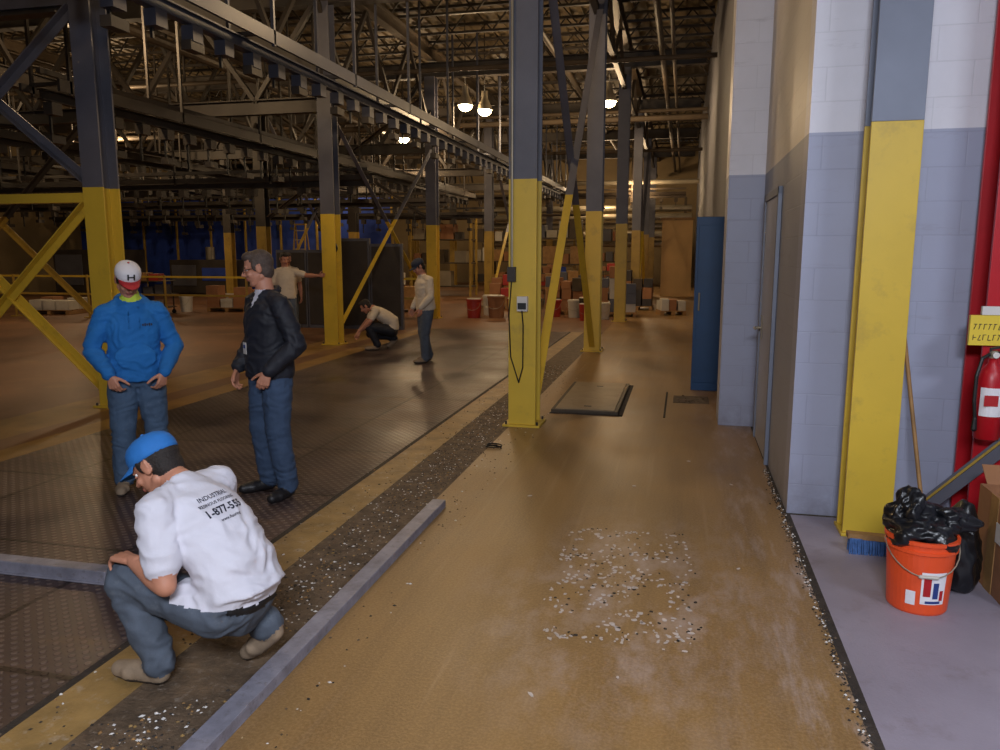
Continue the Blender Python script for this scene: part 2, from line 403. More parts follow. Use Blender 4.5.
# ---------------------------------------------------------------- background
mb=MB()
x=-26.5
while x<-12:
    mb.box(x,x+1.55,30.4,30.46,.05,3.9,BLUEC); mb.box(x+1.56,x+1.63,30.35,30.5,0,4.0,YEL2); x+=1.66
mb.beam((-26.5,30.43,4.0),(-11.6,30.43,4.0),.1,.1,DSTL); mb.build('blue_curtain_wall')
mb=MB()
for k in range(4):
    x=-9.0+k*.76; h=1.75 if k<2 else 2.0-.12*(k==3)
    mb.box(x,x+.74,16.2,16.3,.0,h,GPAN); mb.box(x+.04,x+.70,16.18,16.2,.08,h-.06,DSTL)
mb.build('grey_partition_panels',bevel=.004)
mb=MB(); mb.box(.14,.50,9.85,9.92,.0,2.12,TEAL); mb.box(.17,.47,9.835,9.85,.1,2.02,TEAL); mb.cap((.2,9.82,1.0),.012,(.2,9.82,1.2),.012,PIPE); mb.box(.50,.548,9.86,9.91,.3,.4,PIPE); mb.box(.50,.548,9.86,9.91,1.8,1.9,PIPE);mb.build('door_2',bevel=.004)
mb=MB(); mb.box(-.85,.3,31.0,31.2,0,2.9,TANW); mb.box(-.9,.35,30.97,31.23,2.9,3.0,WOOD); mb.box(-.6,.1,30.97,31.0,.1,2.0,TANW); mb.build('tan_partition')
mb=MB()
for k in range(5): mb.cyl((-10,39-.3*(k%2),2.1+.42*k),(0.3,39-.3*(k%2),2.1+.42*k),.16,.16,PIPE,14)
for x in(-9.5,-6,-3,0): mb.box(x-.06,x+.06,38.9,39.5,0,4.3,RUST)
mb.build('pipe_rack')
def pallet_stack(x,y,w,dp,layers,cols,rz=0):
    mb=MB()
    for k in range(5): mb.box(-w/2,w/2,-dp/2+k*dp/5+.01,-dp/2+k*dp/5+dp/7,.1,.125,WOOD)
    for k in(-1,0,1): mb.box(k*(w/2-.05)-.05,k*(w/2-.05)+.05,-dp/2,dp/2,0,.1,WOOD)
    tops=[[.125,.125,.125],[.125,.125,.125]]
    for l in range(layers):
        for i in range(3):
            for j in range(2):
                if l and random.random()<.18*l: continue
                if tops[j][i]>.125+.36*l+.02: continue
                h=random.uniform(.2,.36); x0=-w/2+i*w/3+random.uniform(0,.03); y0=-dp/2+j*dp/2+random.uniform(0,.04)
                if l and tops[j][i]<.13: continue
                mb.box(x0,x0+w/3-.035,y0,y0+dp/2-.05,tops[j][i],tops[j][i]+h,random.choice(cols)); tops[j][i]+=h
    o=mb.build('pallet_stack',bevel=.008); o.location=(x,y,0); o.rotation_euler=(0,0,rz); return o
pallet_stack(-1.75,21.2,1.1,.9,4,[WHT,GPAN,CARD],.1)
pallet_stack(-3.05,21.6,.9,.9,3,[CARD,RUST,CARD],-.1)
pallet_stack(-3.6,23.6,1.0,1.0,4,[GPAN,CARD,WOOD],.2)
pallet_stack(-1.3,23.8,.9,1.0,4,[RUST,DSTL,CARD],.0)
pallet_stack(-.3,22.0,.7,.8,1,[WHT,CARD],.2)
pallet_stack(-5.2,23.4,1.1,1.0,3,[CARD,WOOD,REDP],.1)
pallet_stack(-7.6,21.5,1.1,1.0,3,[CARD,WOOD,WHT],.1)
pallet_stack(-12.8,20.5,1.2,1.0,2,[WHT,CARD],.1)
pallet_stack(-9.4,23.2,1.0,1.0,2,[WHT,WOOD],.3)
pallet_stack(-17,18.5,1.2,1.0,1,[WHT,CARD],.1)
def rack(x,y,w=2.6):
    mb=MB()
    for a in(0,w):
        for b_ in(0,.9): mb.box(x+a-.04,x+a+.04,y+b_-.04,y+b_+.04,0,3.0,YEL2)
    for z in(.35,1.25,2.15,2.95):
        mb.box(x,x+w,y,y+.9,z,z+.05,RUST)
        if z<2.9:
            u=x+.08
            while u<x+w-.5:
                ww=random.uniform(.25,.55);hh=random.uniform(.25,.68)
                if random.random()<.8: mb.box(u,u+ww,y+.08,y+.08+random.uniform(.4,.7),z+.05,z+.05+hh,random.choice([CARD,WHT,GPAN,RUST,WOOD,PIPE,DSTL]))
                u+=ww+.06
    mb.build('storage_rack',bevel=.006)
rack(-5.6,27.0);rack(-9.4,34.6,2.8);rack(-4.6,35.6,2.6);rack(-10.4,29.2,2.4)
def cart(x,y,rz,w=1.2,h=1.0):
    mb=MB()
    for sx in(-1,1):
        for sy in(-1,1):
            mb.cyl((sx*(w/2-.08),sy*.28-.02,.06),(sx*(w/2-.08),sy*.28+.02,.06),.06,.06,BLK,12); mb.beam((sx*(w/2-.08),sy*.28,.1),(sx*(w/2-.08),sy*.28,h),.03,.03,DSTL)
    for z in(.18,h*.6,h): mb.box(-w/2,w/2,-.33,.33,z,z+.025,RUST)
    mb.cap((-w/2-.08,-.3,h+.12),.016,(-w/2-.08,.3,h+.12),.016,DSTL,8); mb.beam((-w/2,-.3,h),(-w/2-.08,-.3,h+.12),.025,.025,DSTL);mb.beam((-w/2,.3,h),(-w/2-.08,.3,h+.12),.025,.025,DSTL)
    for z in(.205,h*.6+.025,h+.025):
        u=-w/2+.04
        while u<w/2-.3:
            q=random.uniform(.15,.3); mb.box(u,u+q,-.25+random.uniform(0,.1),.2,z,z+random.uniform(.12,.3),random.choice([CARD,WHT,REDP,GPAN,BLUEC,WOOD])); u+=q+.05
    o=mb.build('tool_cart',bevel=.004); o.location=(x,y,0); o.rotation_euler=(0,0,rz)
cart(-7.6,18.4,.3);cart(-2.3,24.9,-.2,1.4,1.1);cart(-4.3,25.4,.5);cart(-14.5,18.9,.2,1.4,.9)
def ladder(x,y,h=2.6):
    mb=MB()
    for s_ in(-1,1):
        mb.beam((s_*.26,-.35,0),(s_*.18,0,h),.03,.06,YEL2); mb.beam((s_*.26,.5,0),(s_*.18,.03,h),.03,.05,YEL2)
    k=.3
    while k<h: t=k/h; mb.beam((-.26+.08*t,-.35+.35*t,k),(.26-.08*t,-.35+.35*t,k),.05,.03,PIPE); k+=.3
    mb.box(-.2,.2,-.06,.1,h-.02,h+.03,YEL2); o=mb.build('step_ladder'); o.location=(x,y,0)
ladder(-4.1,28.6);ladder(-12.4,24.0)
def pail(x,y,mt,s=1.0,name='paint_pail'):
    mb=MB(); a=V((1,0,0));b=V((0,1,0))
    mb.loft([((0,0,0),a*.13,b*.13),((0,0,.34),a*.15,b*.15),((0,0,.345),a*.16,b*.16),((0,0,.375),a*.16,b*.16)],mt,20)
    mb.loft([((0,0,.375),a*.145,b*.145),((0,0,.39),a*.14,b*.14)],WHT,20)
    pts=[(.16*math.cos(t),.0-.16*math.sin(t)*.35-.005,.30-.14*math.sin(t)) for t in [math.pi*k/8 for k in range(9)]]
    for p,q in zip(pts,pts[1:]): mb.cap((p[0],p[1]-.12,p[2]),.004,(q[0],q[1]-.12,q[2]),.004,PIPE,6)
    o=mb.build(name,smooth=False); o.location=(x,y,0); o.scale=(s,s,s); return o
for x,y,m,s in ((-5.3,19.7,REDP,1.3),(-4.75,19.9,CARD,1.5),(-4.3,20.1,REDP,1.3),(-5.1,20.7,WHT,1.4),(-3.8,20.3,GPAN,1.3),(-3.3,20.5,REDP,1.2),(-2.75,20.4,WHT,1.2),(-2.4,20.2,DSTL,1.4),(-2.35,19.5,REDP,1.1),(-1.95,20.0,WHT,1.1),(-8.6,20.6,WHT,1.3),(-9.2,20.4,WHT,1.3),(-13.9,19.8,WHT,1.2),(-10.6,18.6,WHT,1.2)):
    pail(x,y,m,s)
mb=MB()
for k in range(8):
    x=-22+k*2.3; mb.cyl((x,17.4,0),(x,17.4,1.12),.03,.03,YEL2,8); mb.cyl((x,17.4,0),(x,17.4,.03),.14,.14,YEL2,12)
mb.beam((-22,17.4,1.08),(-5.9,17.4,1.08),.03,.05,YEL); mb.beam((-22,17.4,.62),(-5.9,17.4,.62),.03,.05,YEL2); mb.build('barrier_rail')
for x,y,w_,h in ((-24.5,26.5,3,1.8),(-19.6,27,2.6,1.4),(-14.8,27,2.2,1.2)):
    mb=MB()
    mb.box(x,x+w_,y,y+1.6,.1,h,DSTL); mb.box(x+.1,x+w_*.45,y-.03,y,.4,h-.2,GPAN); mb.box(x+w_*.55,x+w_-.1,y-.03,y,.6,h-.3,BLUEC)
    mb.box(x+.2,x+w_-.2,y+.2,y+1.4,0,.1,BLK); mb.cyl((x+w_/2,y+.8,h),(x+w_/2,y+.8,h+.5),.18,.18,PIPE,14)
    mb.build('production_machine',bevel=.02)

# ---------------------------------------------------------------- floor items
mb=MB()
mb.box(-1.595,-1.505,1.7,4.83,0,.008,ALU); mb.box(-1.595,-1.588,1.7,4.83,.008,.045,ALU); mb.box(-1.512,-1.505,1.7,4.83,.008,.045,ALU); mb.box(-1.595,-1.505,1.7,4.83,.045,.052,ALU)
mb.build('aluminium_screed_bar',bevel=.002)
mb=MB(); mb.box(-5.38,-2.85,3.24,3.33,0,.07,ALU); mb.box(-5.38,-2.85,3.225,3.345,0,.012,ALU); mb.cyl((-2.9,3.285,.035),(-2.84,3.285,.035),.03,.03,DSTL,12); mb.build('floor_curb_rail',bevel=.01)
mb=MB(); mb.box(-1.33,-.62,8.1,9.95,0,.035,RUST); mb.box(-1.29,-.66,8.14,9.91,.035,.042,COVER); mb.box(-.62,-.57,8.05,10.0,0,.006,F_GAP); mb.box(-1.34,-.57,8.05,8.1,0,.006,F_GAP)
for yy in(8.3,9.6): mb.box(-1.0,-.92,yy,yy+.02,.042,.048,DSTL)
mb.build('floor_access_cover')
mb=MB(); mb.box(-.06,.34,8.95,9.4,0,.004,F_DEB); mb.box(-.15,-.13,8.1,9.6,0,.006,F_GAP)
for k in range(24):
    x=random.uniform(-.05,.34);y=random.uniform(8.95,9.4);r=random.uniform(.006,.016); mb.ell((x,y,.003+r*.3),(r,0,0),(0,r*1.2,0),(0,0,r*.5),F_DEB,6,4)
mb.build('floor_drain_rubble')
feet=((-2.05,2.47),(-1.98,2.55),(-1.80,2.73),(-1.68,2.75),(-1.5,7.5))
mb=MB()
for k in range(5200):
    x=random.gauss(-1.83,.11) if random.random()<.8 else random.uniform(-2.34,-1.3)
    if not -2.34<x<-1.2: continue
    y=1.6+random.random()**1.5*10; r=random.uniform(.0025,.009)
    if -1.62<x<-1.48 and y<5: continue
    if min(math.hypot(x-a_,y-b_) for a_,b_ in feet)<.24: continue
    a=random.random()*6.28; ax=V((math.cos(a),math.sin(a),0))*r*random.uniform(.6,1.6); ay=V((-math.sin(a),math.cos(a),0))*r
    mb.add([(x-ax.x,y-ax.y,.001),(x+ay.x,y+ay.y,.001),(x+ax.x,y+ax.y,.001),(x-ay.x,y-ay.y,.001),(x,y,r*.8)],[(0,1,4),(1,2,4),(2,3,4),(3,0,4)],random.choice([F_GAP,F_DEB,F_DEB,DSTL,F_YEL,WOOD,F_DEB,F_GAP]) if random.random()>.2 else TAPE)
mb.build('rubble_debris')
mb=MB()
for k in range(1300):
    x=random.gauss(WX-.03,.014); y=random.uniform(1.5,6.3); r=random.uniform(.003,.008)
    x=min(x,WX-.01) if y>5.2 else x
    mb.add([(x-r,y,.001),(x,y+r,.001),(x+r,y,.001),(x,y-r,.001),(x,y,r)],[(0,1,4),(1,2,4),(2,3,4),(3,0,4)],random.choice([F_GAP,F_DEB,F_GAP,F_GAP,F_DEB,F_GAP,TAPE]))
mb.build('joint_debris')
FLK=mat('paint_flake',C(190,178,170),.6,0,.15,20)
mb=MB()
def flake(x,y,r,mt):
    n=7;a0=random.random()*6;el=random.uniform(.35,1);ro=random.random()*3.14
    vs=[]
    for i in range(n):
        t=a0+6.283*i/n; q=r*random.uniform(.5,1.1); px=q*math.cos(t);py=q*math.sin(t)*el
        vs.append((x+px*math.cos(ro)-py*math.sin(ro),y+px*math.sin(ro)+py*math.cos(ro),.003))
    lo=[(a,b,0) for a,b,c in vs]
    mb.add(vs+lo,[tuple(range(n))]+[(i,(i+1)%n,n+(i+1)%n,n+i) for i in range(n)],mt)
for k in range(420):
    x=random.uniform(-.62,.10); y=3.2+1.45*random.random()
    if noise.noise(V((x*4,y*4,0)))<-.3: continue
    flake(x,y,random.uniform(.005,.019),FLK)
    if random.random()<.3: flake(x+.05,y+.03,random.uniform(.005,.012),F_GAP)
for x,y,r in ((-.52,2.75,.02),(-.2,2.95,.012),(.35,4.2,.02),(-1.0,5.2,.02),(-.3,5.6,.02),(.1,6.4,.025),(.4,5.8,.02)): flake(x,y,r,FLK)
mb.build('paint_flakes')
mb=MB(); pts=[(-1.57+.07*math.cos(t*.6),6.45+.05*math.sin(t*.6)+.004*t,.008+.0008*t) for t in range(20)]
for a,b_ in zip(pts,pts[1:]): mb.cap(a,.006,b_,.006,BLK,6)
mb.build('cable_coil')

# ---------------------------------------------------------------- alcove items
bk=empty('plastic_bucket',(1.165,3.95,0))
a=V((1,0,0));b=V((0,1,0))
R=lambda z,r:((0,0,z),a*r,b*r)
mb=MB()
mb.loft([R(0,.128),R(.01,.133),R(.30,.150),R(.305,.160),R(.318,.160),R(.322,.152),R(.345,.153),R(.348,.163),R(.366,.163),R(.366,.148),R(.03,.125),R(.03,.01)],ORNG,40)
mb.build('shell',bk,smooth=False)
LBL=mat('label_print',C(225,222,226),.5,0,.05,9); LBR=mat('label_red',C(170,24,30),.5,0,.1,9); LBB=mat('label_blue',C(40,60,120),.5,0,.1,9)
mb=MB()
def patch(a0,a1,z0,z1,mt,off=.002,n=10):
    vs=[];fs=[]
    for i in range(n+1):
        t=a0+(a1-a0)*i/n
        for z in(z0,z1):
            r=.133+(.150-.133)*(z-.01)/.29+off; vs.append((r*math.cos(t),r*math.sin(t),z))
    for i in range(n): fs.append((2*i,2*i+2,2*i+3,2*i+1))
    mb.add(vs,fs,mt)
patch(-1.75,-.95,.06,.22,LBL); patch(-1.68,-1.45,.10,.19,LBR,.003); patch(-1.38,-1.2,.09,.17,LBB,.003);patch(-1.15,-1.02,.08,.13,LBR,.003); patch(-1.6,-1.1,.065,.078,LBB,.003); patch(-2.2,-1.9,.05,.12,LBL)
mb.build('label',bk,recalc=False)
mb=MB()
pts=[(.163*math.cos(t),-.163*math.sin(t)*.95-.004,.33-.13*math.sin(t)) for t in [math.pi*k/14 for k in range(15)]]
for p,q in zip(pts,pts[1:]): mb.cap(p,.003,q,.003,PIPE,6)
mb.cap(pts[6],.009,pts[8],.009,WHT,8); mb.build('handle',bk)
def crumple(name,parent,c,r,mt,seed,amp=.35,flat=False):
    bm=bmesh.new(); bmesh.ops.create_icosphere(bm,subdivisions=5,radius=1)
    for v in bm.verts:
        n=v.co.normalized(); k=1+amp*.7*noise.noise(n*1.2+V((seed,0,0)))-amp*.35*abs(noise.noise(n*2.4+V((0,seed,0))))-amp*.07*abs(noise.noise(n*7+V((0,0,seed))))
        v.co=V((n.x*r[0]*k,n.y*r[1]*k,n.z*r[2]*k))+V(c)
        if flat and v.co.z<.004: v.co.z=.004
    me=bpy.data.meshes.new(name);bm.to_mesh(me);bm.free();me.materials.append(mt)
    me.polygons.foreach_set('use_smooth',[True]*len(me.polygons))
    o=bpy.data.objects.new(name,me);sc.collection.objects.link(o)
    if parent:o.parent=parent
    return o
crumple('bag_in_bucket',bk,(.0,0,.38),(.155,.15,.10),BAG,3.3,.7)
crumple('bag_fold',bk,(-.06,.03,.46),(.09,.08,.11),BAG,8.3,.9)
crumple('bag_side',bk,(.10,.05,.42),(.13,.09,.08),BAG,2.3,.9)
crumple('black_trash_bag',None,(1.385,4.22,.20),(.145,.15,.23),BAG,5.1,.6,True)
mb=MB(); mb.box(1.58,2.25,3.98,4.42,0,.5,CARD); mb.box(1.56,1.58,3.98,4.42,.0,.5,CARD)
mb.box(1.556,1.56,4.15,4.25,.0,.5,WOOD); mb.box(1.58,2.25,4.17,4.23,.5,.503,WOOD); mb.box(1.553,1.557,4.03,4.15,.28,.38,TAPE); mb.box(1.62,1.82,3.975,3.98,.1,.25,TAPE)
mb.hexa((1.75,4.45,.53),(.16,0,0),(0,.06,.05),(0,-.002,.002),CARD)
mb.build('cardboard_box',bevel=.004)
mb=MB(); mb.beam((1.38,5.06,.045),(2.04,4.59,1.0),.03,.09,GRY); mb.beam((1.37,5.03,.09),(2.03,4.56,1.045),.03,.014,YEL2); mb.build('leaning_steel_rail',bevel=.003)
mb=MB(); mb.cap((1.44,4.80,.012),.012,(1.34,5.2,1.18),.012,WOOD,10); mb.build('broom_handle',smooth=True)
bh=MB(); bh.hexa((1.1,4.60,.10),(.13,-.01,0),(0,.03,0),(0,0,.015),WOOD)
for i in range(30):
    for j in range(4):
        x=.982+i*.0081;y=4.578+j*.015; bh.beam((x,y,.09),(x+random.uniform(-.006,.006),y+(j-1.5)*.008,.0),.007,.007,BLUB)
bh.build('push_broom_head')
fe=empty('fire_extinguisher',(1.69,4.78,.66))
mb=MB()
mb.loft([R(0,.05),R(.01,.065),R(.34,.068),R(.39,.055),R(.43,.025),R(.46,.022)],RED,28); mb.build('cylinder',fe,smooth=True)
mb=MB(); mb.cyl((0,0,.455),(0,0,.50),.02,.02,PIPE,12); mb.beam((-.02,0,.51),(.1,0,.54),.02,.012,BLK); mb.beam((-.02,0,.50),(.09,0,.48),.02,.01,BLK); mb.cyl((0,-.02,.48),(0,-.04,.48),.017,.017,TAPE,14)
pts=[(-.02,0,.48),(-.06,-.02,.46),(-.085,-.03,.36),(-.085,-.03,.22),(-.07,-.02,.12)]
for p,q in zip(pts,pts[1:]): mb.cap(p,.010,q,.010,BLK,8)
mb.cap(pts[-1],.012,(-.07,-.02,.06),.016,BLK,8); mb.box(-.01,.03,.06,.108,.30,.36,RED); mb.build('valve_and_hose',fe)
mb=MB(); n=10;vs=[];fs=[]
for i in range(n+1):
    t=-2.6+2.0*i/n
    for z in(.14,.3): vs.append((.0695*math.cos(t),.0695*math.sin(t),z))
for i in range(n): fs.append((2*i,2*i+2,2*i+3,2*i+1))
mb.add(vs,fs,LBL); mb.box(-.05,.02,-.073,-.071,.20,.26,LBR); mb.build('label',fe,recalc=False)
mb=MB(); YS_=mat('yellow_sign',C(226,196,60),.5,0,.06,4)
mb.box(1.585,1.80,4.862,4.888,1.18,1.35,YS_); mb.box(1.64,1.78,4.86,4.885,1.352,1.40,TAPE)
for k,(xx,zz) in enumerate(((1.605,1.27),(1.605,1.21))):
    for i in range(6 if k else 7):
        x0=xx+i*.025; mb.beam((x0,4.860,zz),(x0+random.uniform(0,.012),4.860,zz+.03),.004,.003,RUST,up=(0,1,0)); q=random.choice([.0,.015,.03]); mb.beam((x0,4.860,zz+q),(x0+.016,4.860,zz+q),.004,.003,RUST,up=(0,1,0))
mb.build('yellow_notice_sign',bevel=.001)

# ---------------------------------------------------------------- people
SKIN=mat('skin',C(186,128,102),.55,0,.06,20,.05)
LIP=mat('lips',C(150,84,74),.5,0,.05,20)
SCL=mat('eye_white',C(225,220,214),.3,0,.02,20,0)
IRIS=mat('iris',C(40,28,22),.2,0,.1,20,0)
HAIRG=mat('hair_grey_brown',C(78,64,56),.7,0,.35,60,.6,120)
HAIRD=mat('hair_dark',C(34,26,22),.7,0,.35,60,.6,120)
HOOD=mat('blue_hoodie',C(28,106,176),.85,0,.1,5,.35,18)
DENIM=mat('denim',C(66,86,110),.85,0,.2,7,.3,26,dirt=C(90,108,130))
DENIM2=mat('denim_blue',C(54,72,98),.85,0,.18,7,.3,26)
GREYJ=mat('grey_work_pants',C(78,86,98),.85,0,.22,7,.35,22,dirt=C(98,104,112))
JACK=mat('black_jacket',C(24,26,36),.7,0,.2,6,.3,16)
TSH=mat('white_tshirt',C(206,204,214),.85,0,.05,5,.35,14)
TSHG=mat('cream_tshirt',C(206,190,168),.85,0,.07,5,.35,14)
NEON=mat('neon_collar',C(190,210,70),.8,0,.05,8)
SHOE=mat('work_boot',C(140,120,98),.8,0,.2,14,.3,40)
SHOEB=mat('black_shoe',C(28,26,28),.5,0,.15,14)
SOLE=mat('boot_sole',C(66,56,48),.8,0,.2,20,.2,60)
CAPW=mat('cap_white',C(220,216,220),.8,0,.04,9)
CAPR=mat('cap_red',C(176,40,44),.7,0,.08,9)
CAPB=mat('cap_blue',C(36,108,180),.8,0,.1,9)
CAPD=mat('cap_navy',C(40,46,62),.8,0,.1,9)
INK=mat('shirt_ink',C(40,40,56),.8,0,.05,9)

def remesh(mb,name,parent,voxel,smooth_it=4,fold=0,cloth=(),clamp=False,paint=None):
    raw=mb.build('_tmp')
    r=raw.modifiers.new('r','REMESH'); r.mode='VOXEL'; r.voxel_size=voxel
    s=raw.modifiers.new('s','SMOOTH'); s.factor=.5; s.iterations=smooth_it
    dg=bpy.context.evaluated_depsgraph_get(); dg.update()
    me=bpy.data.meshes.new_from_object(raw.evaluated_get(dg))
    bvh=BVHTree.FromPolygons([tuple(v) for v in mb.v],mb.f)
    mats=list(mb.mats)
    if paint:
        for m in paint[1]:
            if m not in mats: mats.append(m)
    if clamp: mats.append(SOLE)
    me.materials.clear()
    for m in mats: me.materials.append(m)
    idx=[];vcl=[0.0]*len(me.vertices)
    for p in me.polygons:
        loc,nn,fi,dd=bvh.find_nearest(p.center)
        k=mb.m[fi]
        if mats[k].name.startswith('work_boot') and p.center.z<.024: k=mats.index(SOLE)
        if paint:
            q=paint[0](p.center,p.normal,mats[k])
            if q is not None: k=mats.index(q)
        idx.append(k)
        if mats[k] in cloth:
            for vi in p.vertices: vcl[vi]=1
    me.polygons.foreach_set('material_index',idx)
    if fold:
        nr=[v.normal.copy() for v in me.vertices]
        for v,n in zip(me.vertices,nr):
            if vcl[v.index]:
                c=v.co; q=noise.noise(c*5.5); d=noise.noise(V((c.x*7+q,c.y*7,c.z*15+q*2)))*.7+(1-abs(noise.noise(V((c.x*9+q*1.5,c.y*9,c.z*19+q*2+5))))*3)*.55+noise.noise(c*34)*.18
                v.co=c+n*(d*fold*1.1)
    if clamp:
        for v in me.vertices:
            if v.co.z<0: v.co.z=0
    me.polygons.foreach_set('use_smooth',[True]*len(me.polygons))
    me.update()
    bpy.data.objects.remove(raw)
    o=bpy.data.objects.new(name,me); sc.collection.objects.link(o); o.parent=parent
    return o

def hand(parent,name,w,d,n,thumb,mt,curl=(25,35,25),s=1.0,vox=.0042):
    w=V(w);d=V(d).normalized();n=V(n);n=(n-d*n.dot(d)).normalized()
    t=d.cross(n); t=t if t.dot(V(thumb))>0 else -t
    mb=MB()
    mb.cap(w-d*.03*s,.026*s,w+d*.012*s,.023*s,mt,12)
    offs=(.031,.0105,-.0105,-.030); L=(.074,.082,.076,.060); bl=(.088,.092,.088,.080); rr=(.0092,.0095,.0090,.0080)
    for o,l,b_,r in zip(offs,L,bl,rr):
        base=w+d*b_*s+t*o*s
        mb.cap(w+d*.012*s+t*o*.5*s,.0145*s,base-n*.001,.0125*s,mt,10)
        p=base;ang=0
        for k,(fr,cu) in enumerate(zip((.44,.31,.25),curl)):
            ang+=math.radians(cu*(1+.12*(offs.index(o)-1)))
            dd=d*math.cos(ang)+n*math.sin(ang)
            q=p+dd*l*fr*s; mb.cap(p,r*s*(1.04-.1*k),q,r*s*(.95-.1*k),mt,10); p=q
    mb.ell(w+d*.05*s,t*.036*s,d*.042*s,n*.016*s,mt)
    p=w+d*.026*s+t*.024*s+n*.006*s; dd=(d*.62+t*.66+n*.32).normalized()
    for k,l in enumerate((.042,.034,.027)):
        q=p+dd*l*s; mb.cap(p,(.0145,.0112,.0102)[k]*s,q,(.0118,.0102,.0085)[k]*s,mt,10); p=q; dd=(dd*.85+d*.35+n*.15).normalized()
    return remesh(mb,name,parent,vox,2)

def head(parent,P,M,o,s):
    c=V(P['head']); f=V(P['hdir']).normalized(); sd=f.cross(V(P.get('hup',(0,0,1)))).normalized(); u=sd.cross(f).normalized()
    L=lambda a,b,e:c+(sd*a+f*b+u*e)*s
    E=lambda mb,ce,rx,ry,rz,mt:mb.ell(L(*ce),sd*rx*s,f*ry*s,u*rz*s,mt,24,14)
    mb=MB(); sk=M['skin']
    E(mb,(0,-.012,.022),.075,.094,.092,sk)
    E(mb,(0,.016,-.034),.061,.072,.080,sk)
    E(mb,(0,.052,-.098),.028,.026,.022,sk)
    mb.cap(L(-.05,-.01,-.06),.022*s,L(-.02,.05,-.094),.02*s,sk); mb.cap(L(.05,-.01,-.06),.022*s,L(.02,.05,-.094),.02*s,sk)
    mb.cap(L(0,.084,.004),.009*s,L(0,.105,-.030),.012*s,sk,10); mb.cap(L(-.011,.094,-.034),.009*s,L(.011,.094,-.034),.009*s,sk,10)
    mb.cap(L(-.034,.070,.022),.013*s,L(.034,.070,.022),.013*s,sk,10)
    E(mb,(.038,.062,-.032),.020,.018,.018,sk); E(mb,(-.038,.062,-.032),.020,.018,.018,sk)
    for k in(-1,1):
        E(mb,(k*.077,-.008,-.006),.010,.019,.031,sk)
        mb.cap(L(k*.083,-.018,.02),.006*s,L(k*.084,-.02,-.01),.006*s,sk,8)
    mb.cap(L(-.020,.083,-.059),.0065*s,L(.020,.083,-.059),.0065*s,M.get('lip',LIP),8)
    mb.cap(L(-.017,.083,-.067),.0065*s,L(.017,.083,-.067),.0065*s,M.get('lip',LIP),8)
    nk=V(P['neck']); mb.cap(nk-(L(0,-.02,-.05)-nk)*.15,.060*s,L(0,-.022,-.055),.054*s,sk,16)
    hr=M.get('hair')
    if hr:
        E(mb,(0,-.024,.034),.081,.094,.090,hr); E(mb,(0,-.045,-.022),.074,.062,.072,hr)
        if not o.get('cap'): E(mb,(0,.03,.085),.058,.055,.036,hr)
        for k in(-1,1): E(mb,(k*.070,.012,.022),.011,.022,.040,hr)
    ho=remesh(mb,'head',parent,.0045 if o.get('near') else .006,3)
    mb=MB()
    for k in(-1,1):
        E(mb,(k*.031,.0690,.001),.0115,.0090,.0075,SCL); E(mb,(k*.031,.0762,.001),.0055,.0030,.0055,IRIS)
        mb.cap(L(k*.018,.084,.021),.0035*s,L(k*.046,.074,.023),.003*s,hr or HAIRD,8)
        mb.cap(L(k*.018,.079,.0095),.0045*s,L(k*.045,.073,.0085),.004*s,sk,8); mb.cap(L(k*.020,.078,-.008),.004*s,L(k*.043,.073,-.007),.0035*s,sk,8)
    if o.get('glasses'):
        for k in(-1,1):
            pt=[L(k*.033+.023*math.cos(t),.097-.004*abs(math.cos(t)),-.001+.017*math.sin(t)) for t in [6.283*i/14 for i in range(15)]]
            for a_,b_ in zip(pt,pt[1:]): mb.cap(a_,.0018*s,b_,.0018*s,BLK,6)
            mb.cap(L(k*.056,.09,.004),.002*s,L(k*.084,-.01,.006),.002*s,BLK,6)
        mb.cap(L(-.01,.099,.003),.0018*s,L(.01,.099,.003),.0018*s,BLK,6)
    mb.build('face_details',parent,smooth=True)
    if o.get('cap'):
        cm,bmn=o['cap']; mb=MB()
        prof=[(.040,.0865,.108),(.062,.087,.108),(.085,.082,.101),(.105,.069,.086),(.121,.046,.058),(.130,.018,.022),(.132,.004,.005)]
        mb.loft([(L(0,-.013,.028),sd*.083*s,f*.105*s)]+[(L(0,-.013,h),sd*a_*s,f*b_*s) for h,a_,b_ in prof],cm,28)
        mb.ell(L(0,-.013,.134),sd*.008*s,f*.008*s,u*.005*s,bmn,10,6)
        vs=[];fs=[];nu,nv=12,6
        for lay in(0,1):
            for i in range(nu+1):
                th=math.radians(-62+124*i/nu)
                for j in range(nv+1):
                    r=j/nv
                    x_=.083*math.sin(th)*(1-.06*r); y_=-.013+.103*math.cos(th)+r*.074*max(0,math.cos(th*1.28))**.7
                    z_=.040-.016*r-.9*(x_**2)*2.6*r-.004*lay
                    vs.append(L(x_,y_,z_))
        K=(nu+1)*(nv+1)
        for i in range(nu):
            for j in range(nv):
                a_=i*(nv+1)+j; q=(a_,a_+1,a_+nv+2,a_+nv+1); fs.append(q); fs.append(tuple(K+x_ for x_ in q[::-1]))
        for i in range(nu):
            a_=i*(nv+1)+nv; fs.append((a_,a_+nv+1,K+a_+nv+1,K+a_)); a_=i*(nv+1); fs.append((a_,K+a_,K+a_+nv+1,a_+nv+1))
        for i in(0,nu):
            for j in range(nv): a_=i*(nv+1)+j; fs.append((a_,a_+1,K+a_+1,K+a_))
        mb.add(vs,fs,bmn)
        if o.get('logo'):
            for a0,a1 in (((-.02,.098,.062),(-.02,.088,.094)),((.02,.098,.062),(.02,.088,.094)),((-.02,.094,.078),(.02,.094,.078))): mb.cap(L(*a0),.005*s,L(*a1),.005*s,BLK,6)
        mb.build('cap',parent,smooth=True)

